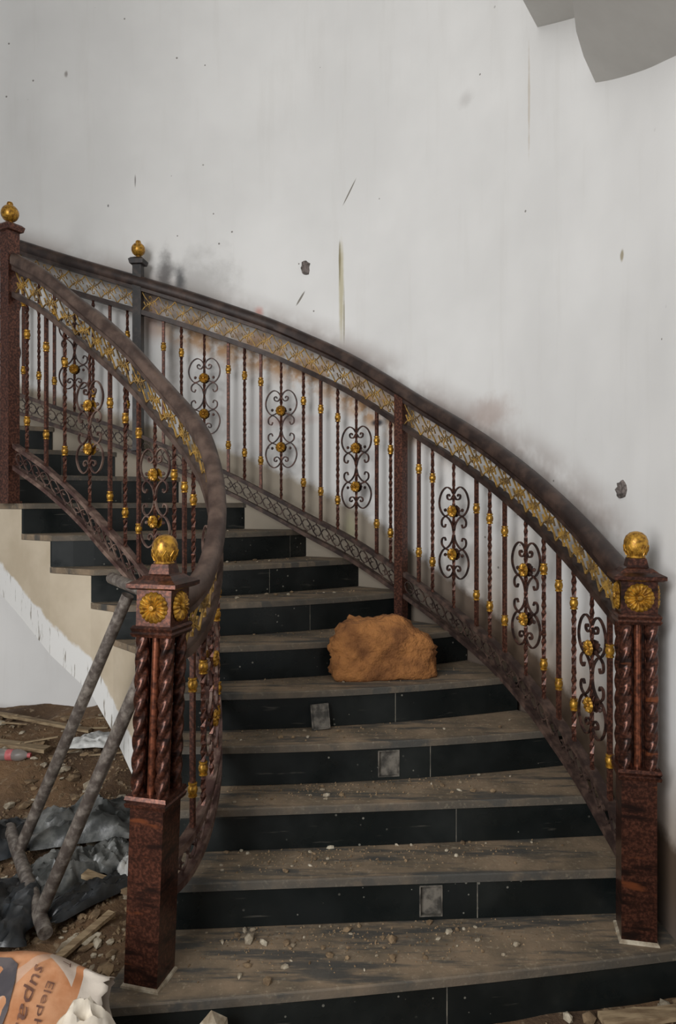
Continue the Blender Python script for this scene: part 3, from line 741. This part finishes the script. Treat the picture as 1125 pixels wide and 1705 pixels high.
# welded pipe frame leaning on the left railing
pf = tag(empty('pipe_frame', (-1.25, 2.9, .05)), 'worn grey frame of round pipes leaning behind the left newel', 'pipe frame')
L0, R0 = Vector((-1.375, 3.10, .10)), Vector((-1.11, 2.68, .075)); L1 = Vector((-.845, 2.90, 1.235)); dv = (R0-L0); R1 = L1+Vector((dv.x, dv.y, 0)); du = dv.normalized()
def pipe(name, a, b, r=.025):
    m = MB(); n = 10; rr_ = [r*(1+.06*noise.noise(Vector((i*.9, a.x*9, 2)))) for i in range(n+1)]
    m.tube([a.lerp(b, i/n) for i in range(n+1)], lambda t: rr_[int(round(t*n))], 12)
    return part(name, m, M['pipe'], pf, True)
pipe('leg', L0, L1); pipe('leg', R0, R1)
pipe('bottom_bar', L0-du*.25, R0+du*.12, .027); pipe('top_bar', L1-du*.24+Vector((0, 0, .035)), R1+Vector((0, 0, .035)), .025)

# cement bag
NU, NV = 46, 40
BP = catmull([(1.60, -.03, 0), (1.66, .13, 0), (1.76, .27, 0), (1.90, .352, 0), (1.98, .372, 0), (2.03, .33, 0), (2.055, .18, 0), (2.06, -.03, 0)], 8)
def bag_pt(u, v, off=0.0):
    def raw(u, v):
        f = max(0, min(1, v))*(len(BP)-1); i = min(int(f), len(BP)-2); p = BP[i].lerp(BP[i+1], f-i)
        x = -1.42+.80*u+.010*noise.noise(Vector((u*3, v*7, 5)))*(1+2*sstep(.8, 1, u)); y = p.x-.05*sstep(.8, 1, u)*sstep(.4, .9, v)
        drop = 1-.16*sstep(.72, 1.0, u)
        n_ = .014*noise.noise(Vector((u*7, v*6, 1)))+.008*noise.noise(Vector((u*17, v*14, 4)))
        tear = .035*max(0, noise.noise(Vector((v*26, 3, 3))))*sstep(.93, 1, u)
        return Vector((x-tear, y-n_, max(p.y*drop+n_, -.04)))
    p = raw(u, v)
    if off:
        e = .01; nrm = (raw(u+e, v)-raw(u-e, v)).cross(raw(u, min(v+e, 1))-raw(u, max(v-e, 0))).normalized(); p = p+nrm*off
    return p
mb = MB(); uvs = []
for i in range(NU+1):
    for j in range(NV+1): mb.v.append(bag_pt(i/NU, j/NV)); uvs.append((i/NU, j/NV))
for i in range(NU):
    for j in range(NV): mb.f.append((i*(NV+1)+j, (i+1)*(NV+1)+j, (i+1)*(NV+1)+j+1, i*(NV+1)+j+1))
mb.uv = {'UVMap': uvs}
k = NT('printed_cement_paper', .8); u, v, _ = k.uv('UVMap'); g = k.geo()
white = k.mix(k.noise(g, 9, 3), lin(176, 164, 150), lin(206, 196, 184)); orange = k.mix(k.ramp(k.noise(g, 10, 4), .3, .7), lin(168, 108, 66), lin(196, 144, 106))
pu = k.math('MULTIPLY', k.math('SUBTRACT', u, .60), 1125/.44/1.0*.167)     # centimetre-like print coordinates across the visible face
pv = k.math('MULTIPLY', k.math('SUBTRACT', .585, v), 331)
band1 = k.math('MULTIPLY', k.math('LESS_THAN', k.math('ABSOLUTE', k.math('SUBTRACT', pu, 100)), 20), k.math('LESS_THAN', pv, k.math('SUBTRACT', pu, 76)))
dia = k.math('MULTIPLY', k.math('LESS_THAN', k.math('ABSOLUTE', k.math('SUBTRACT', pu, k.math('SUBTRACT', 82, k.math('MULTIPLY', pv, .8)))), 9), k.math('LESS_THAN', pu, 86))
right = k.math('GREATER_THAN', pu, 131)
k.color(k.mix(k.math('MAXIMUM', k.math('MAXIMUM', right, k.math('MULTIPLY', dia, .35)), k.math('MULTIPLY', band1, .8)), orange, white))
k.bump(k.noise(g, 18, 4), .3, .008); M['bag'] = k.m
bag = part('cement_bag', mb, M['bag'], None, True); tag(bag, 'torn orange and white paper cement bag lying at the lower left', 'paper bag')
sm = bag.modifiers.new('thick', 'SOLIDIFY'); sm.thickness = .002
def bag_uv(px, py): return .60+.44*(px+8)/188, .585-(py-1580)/331
def bag_text(txt, px, py, size, mat, name, shear=0.0):
    cu = bpy.data.curves.new(name, 'FONT'); cu.body = txt; cu.size = size; cu.shear = shear; cu.resolution_u = 2
    to = bpy.data.objects.new(name, cu); COL.objects.link(to); bpy.context.view_layer.update()
    me = bpy.data.meshes.new_from_object(to.evaluated_get(bpy.context.evaluated_depsgraph_get())); bpy.data.objects.remove(to)
    bm = bmesh.new(); bm.from_mesh(me); bmesh.ops.subdivide_edges(bm, edges=[e for e in bm.edges if e.calc_length() > 5], cuts=2); bmesh.ops.triangulate(bm, faces=bm.faces)
    m = MB(); bm.verts.ensure_lookup_table()
    m.v = [bag_pt(*bag_uv(px+q.co.y, py+q.co.x*1.25), .004) for q in bm.verts]; m.f = [tuple(x.index for x in f.verts) for f in bm.faces]; bm.free()
    part(name, m, mat, bag)
bag_text('supaset', 58, 1610, 22, M['print_dark'], 'lettering', .2); bag_text('Elephant', 80, 1626, 14, M['print_dark'], 'lettering')
bag_text('T', 92, 1584, 16, M['print_dark'], 'lettering')
def patch(poly, mat, name, off):
    m = MB(); m.v = [bag_pt(*bag_uv(*p), off) for p in poly]; c = sum((q for q in m.v), Vector())/len(m.v); m.v.append(c); n_ = len(poly)
    m.f = [(i, (i+1) % n_, n_) for i in range(n_)]; part(name, m, mat, bag)
patch([(-30, 1600), (0, 1597), (18, 1598), (32, 1612), (38, 1632), (44, 1655), (42, 1670), (30, 1680), (14, 1686), (0, 1680), (-12, 1676), (-30, 1660)], M['print_grey'], 'elephant_emblem', .004)
patch([(-6, 1660), (8, 1657), (22, 1654), (16, 1668), (4, 1680), (-8, 1678)], M['print_cream'], 'emblem_tusk', .006)
# second torn lining flap in front of it
def crumple(name, c, size, h, mat, seed, rz=0, ridge=3.0, label='', cat='plastic', N=26, parent=None, dome=True, tilt=0.0):
    m = MB(); R = Matrix.Rotation(rz, 3, 'Z')
    for i in range(N+1):
        for j in range(N+1):
            a, b = i/N*2-1, j/N*2-1; q = Vector((a*ridge, b*ridge, seed*5.1))
            edge = 1+.22*noise.noise(Vector((a*2.1, b*2.1, seed)))
            dz = (max(0, 1-a*a)*max(0, 1-b*b))**.6 if dome else 1
            z = h*dz*(.5+.45*noise.noise(q*.6)+.50*(.4-abs(noise.noise(q)))+.14*noise.noise(q*2.2))
            p = Vector((a*size[0]*edge, b*size[1]*edge, 0)); p += Vector((noise.noise(q+Vector((9, 0, 0))), noise.noise(q+Vector((0, 9, 0))), 0))*.06*size[0]
            p = R@p; x, y = c[0]+p.x, c[1]+p.y
            m.v.append(Vector((x, y, max(ground_z(x, y)+.004, c[2]+z+tilt*b) if parent is None else c[2]+z+tilt*b)))
    for i in range(N):
        for j in range(N): m.f.append((i*(N+1)+j, (i+1)*(N+1)+j, (i+1)*(N+1)+j+1, i*(N+1)+j+1))
    o = part(name, m, mat, parent, True)
    if label: tag(o, label, cat)
    return o
crumple('paper_flap', (-.635, 1.80, .27), (.075, .05), .12, M['paper_plain'], 11, .4, 2.0, 'cream torn paper lining folded over the front of the printed bag', 'paper', 18)
crumple('plastic_sheet', (-1.17, 3.36, .10), (.24, .18), .16, M['grey_plastic'], 1, .3, 3.2, 'grey translucent plastic sheet humped behind the pipe frame', 'plastic sheet')
crumple('plastic_sheet', (-1.14, 3.02, .06), (.17, .14), .12, M['grey_plastic'], 2, 1.0, 3.6, 'crumpled grey plastic between the two pipe legs', 'plastic sheet')
crumple('plastic_bag', (-1.30, 2.72, .05), (.16, .22), .14, M['black_plastic'], 3, .2, 3.0, 'crumpled black plastic bag just left of the bottom pipe', 'plastic bag')
crumple('plastic_bag', (-1.55, 3.25, .06), (.20, .16), .13, M['black_plastic'], 4, .8, 3.0, 'black plastic sack at the left edge behind the pipes', 'plastic bag')
crumple('plastic_strip', (-.96, 2.84, .06), (.06, .20), .09, M['black_plastic'], 5, -.7, 3.4, 'narrow twisted dark plastic strip right of the pipe frame', 'plastic strip')
crumple('plastic_strip', (-.98, 3.12, .07), (.10, .12), .10, M['grey_plastic'], 15, -.4, 3.8, 'grey shredded plastic beside the left newel post', 'plastic strip')
crumple('plastic_sheet', (-1.36, 4.10, .24), (.17, .09), .07, M['white_plastic'], 6, .1, 3.4, 'white crumpled plastic under the stair edge', 'plastic sheet')
crumple('plastic_scrap', (-.86, 2.98, .09), (.05, .05), .09, M['white_plastic'], 7, .1, 2.4, 'small white plastic scrap beside the left newel', 'plastic scrap', 14)
def plank(a, b, w, t, label, name='plank', mat=None):
    a, b = Vector(a), Vector(b); d = b-a; m = MB(); s_ = Vector((-d.y, d.x, 0)).normalized()*w/2; n = 6; P = []
    for i in range(n+1):
        p = a.lerp(b, i/n)+Vector((0, 0, .004*noise.noise(Vector((i*.8, w*90, 1))))); k_ = 1-.25*abs(noise.noise(Vector((i*.7, a.x*5, 7))))
        m.v += [p-s_*k_, p+s_*k_, p+s_*k_+Vector((0, 0, t)), p-s_*k_+Vector((0, 0, t))]
    for i in range(n):
        for j in range(4): m.f.append((i*4+j, i*4+(j+1) % 4, i*4+4+(j+1) % 4, i*4+4+j))
    m.f += [(3, 2, 1, 0), tuple(n*4+j for j in range(4))]
    tag(part(name, m, mat or M['wood']), label, 'wood')
def gz(x, y, e=.006): return (x, y, ground_z(x, y)+e)
plank(gz(-2.35, 4.16, .03), gz(-1.62, 4.02, .03), .07, .02, 'long pale plank lying on the rubble at the left edge')
plank(gz(-2.1, 4.36, .02), gz(-1.45, 4.22, .02), .04, .018, 'thin batten lying behind the long plank')
plank(gz(-1.03, 2.93, .06), gz(-.74, 2.86, .03), .05, .016, 'short pale board end poking out beside the left newel')
plank(gz(-1.02, 2.46, .01), gz(-.86, 2.74, .03), .035, .014, 'short brown stick lying between the pipe and the newel', 'stick')
plank((.80, 2.19, .03), (1.16, 2.23, .03), .05, .02, 'pale board lying at the lower right corner')
for i in range(14):
    y = random.uniform(3.95, 4.4); x = random.uniform(-.47*y, -1.35); a = random.uniform(-.5, .8); l = random.uniform(.08, .22)
    if .1 < stair_z(x, y) < 1.05: continue
    m = MB(); p = Vector(gz(x, y, .015)); d = Vector((math.cos(a), math.sin(a), random.uniform(-.1, .25)))*l; m.tube([p, p+d*.5, p+d], .009, 5, r2=.005)
    o = part('wood_splinter', m, M['wood']); tag(o, 'splintered wood scrap on the rubble heap below the back wall', 'wood', 'wood scraps on the rubble heap')
# plastic bottle
k = NT('clear_dusty_plastic', .28); k.color(lin(196, 190, 184)); k.b.inputs['Transmission Weight'].default_value = .7; k.b.inputs['IOR'].default_value = 1.3; M['pet'] = k.m
M['red_label'] = two_tone('red_bottle_label', (170, 74, 78), (196, 110, 110), 14, .35, .65, .5, 0, 0)
bx, by = -1.80, 3.96; bz = ground_z(bx, by)+.034; Rb = Matrix.Rotation(math.radians(90), 3, 'Y')
def lath(prof, mat, name, parent):
    m = MB(); m.lathe((0, 0, 0), prof, 18); me, _ = m.mesh(name, mat, True, False)
    return place(name, me, (bx, by, bz), parent, rot=Matrix.Rotation(math.radians(-4), 3, 'Z')@Rb)
bo = lath([(.020, -.112), (.030, -.110), (.032, -.098), (.032, -.04), (.029, -.02), (.029, .02), (.032, .035), (.030, .06), (.020, .085), (.011, .098), (.011, .112)], M['pet'], 'plastic_bottle', None)
tag(bo, 'empty clear plastic bottle with a red label lying on the earth', 'bottle')
lath([(.0298, -.018), (.0302, -.017), (.0302, .017), (.0298, .018)], M['red_label'], 'bottle_label', bo)
lath([(.0125, .100), (.0135, .102), (.0135, .116), (.012, .118)], M['red_label'], 'bottle_cap', bo)
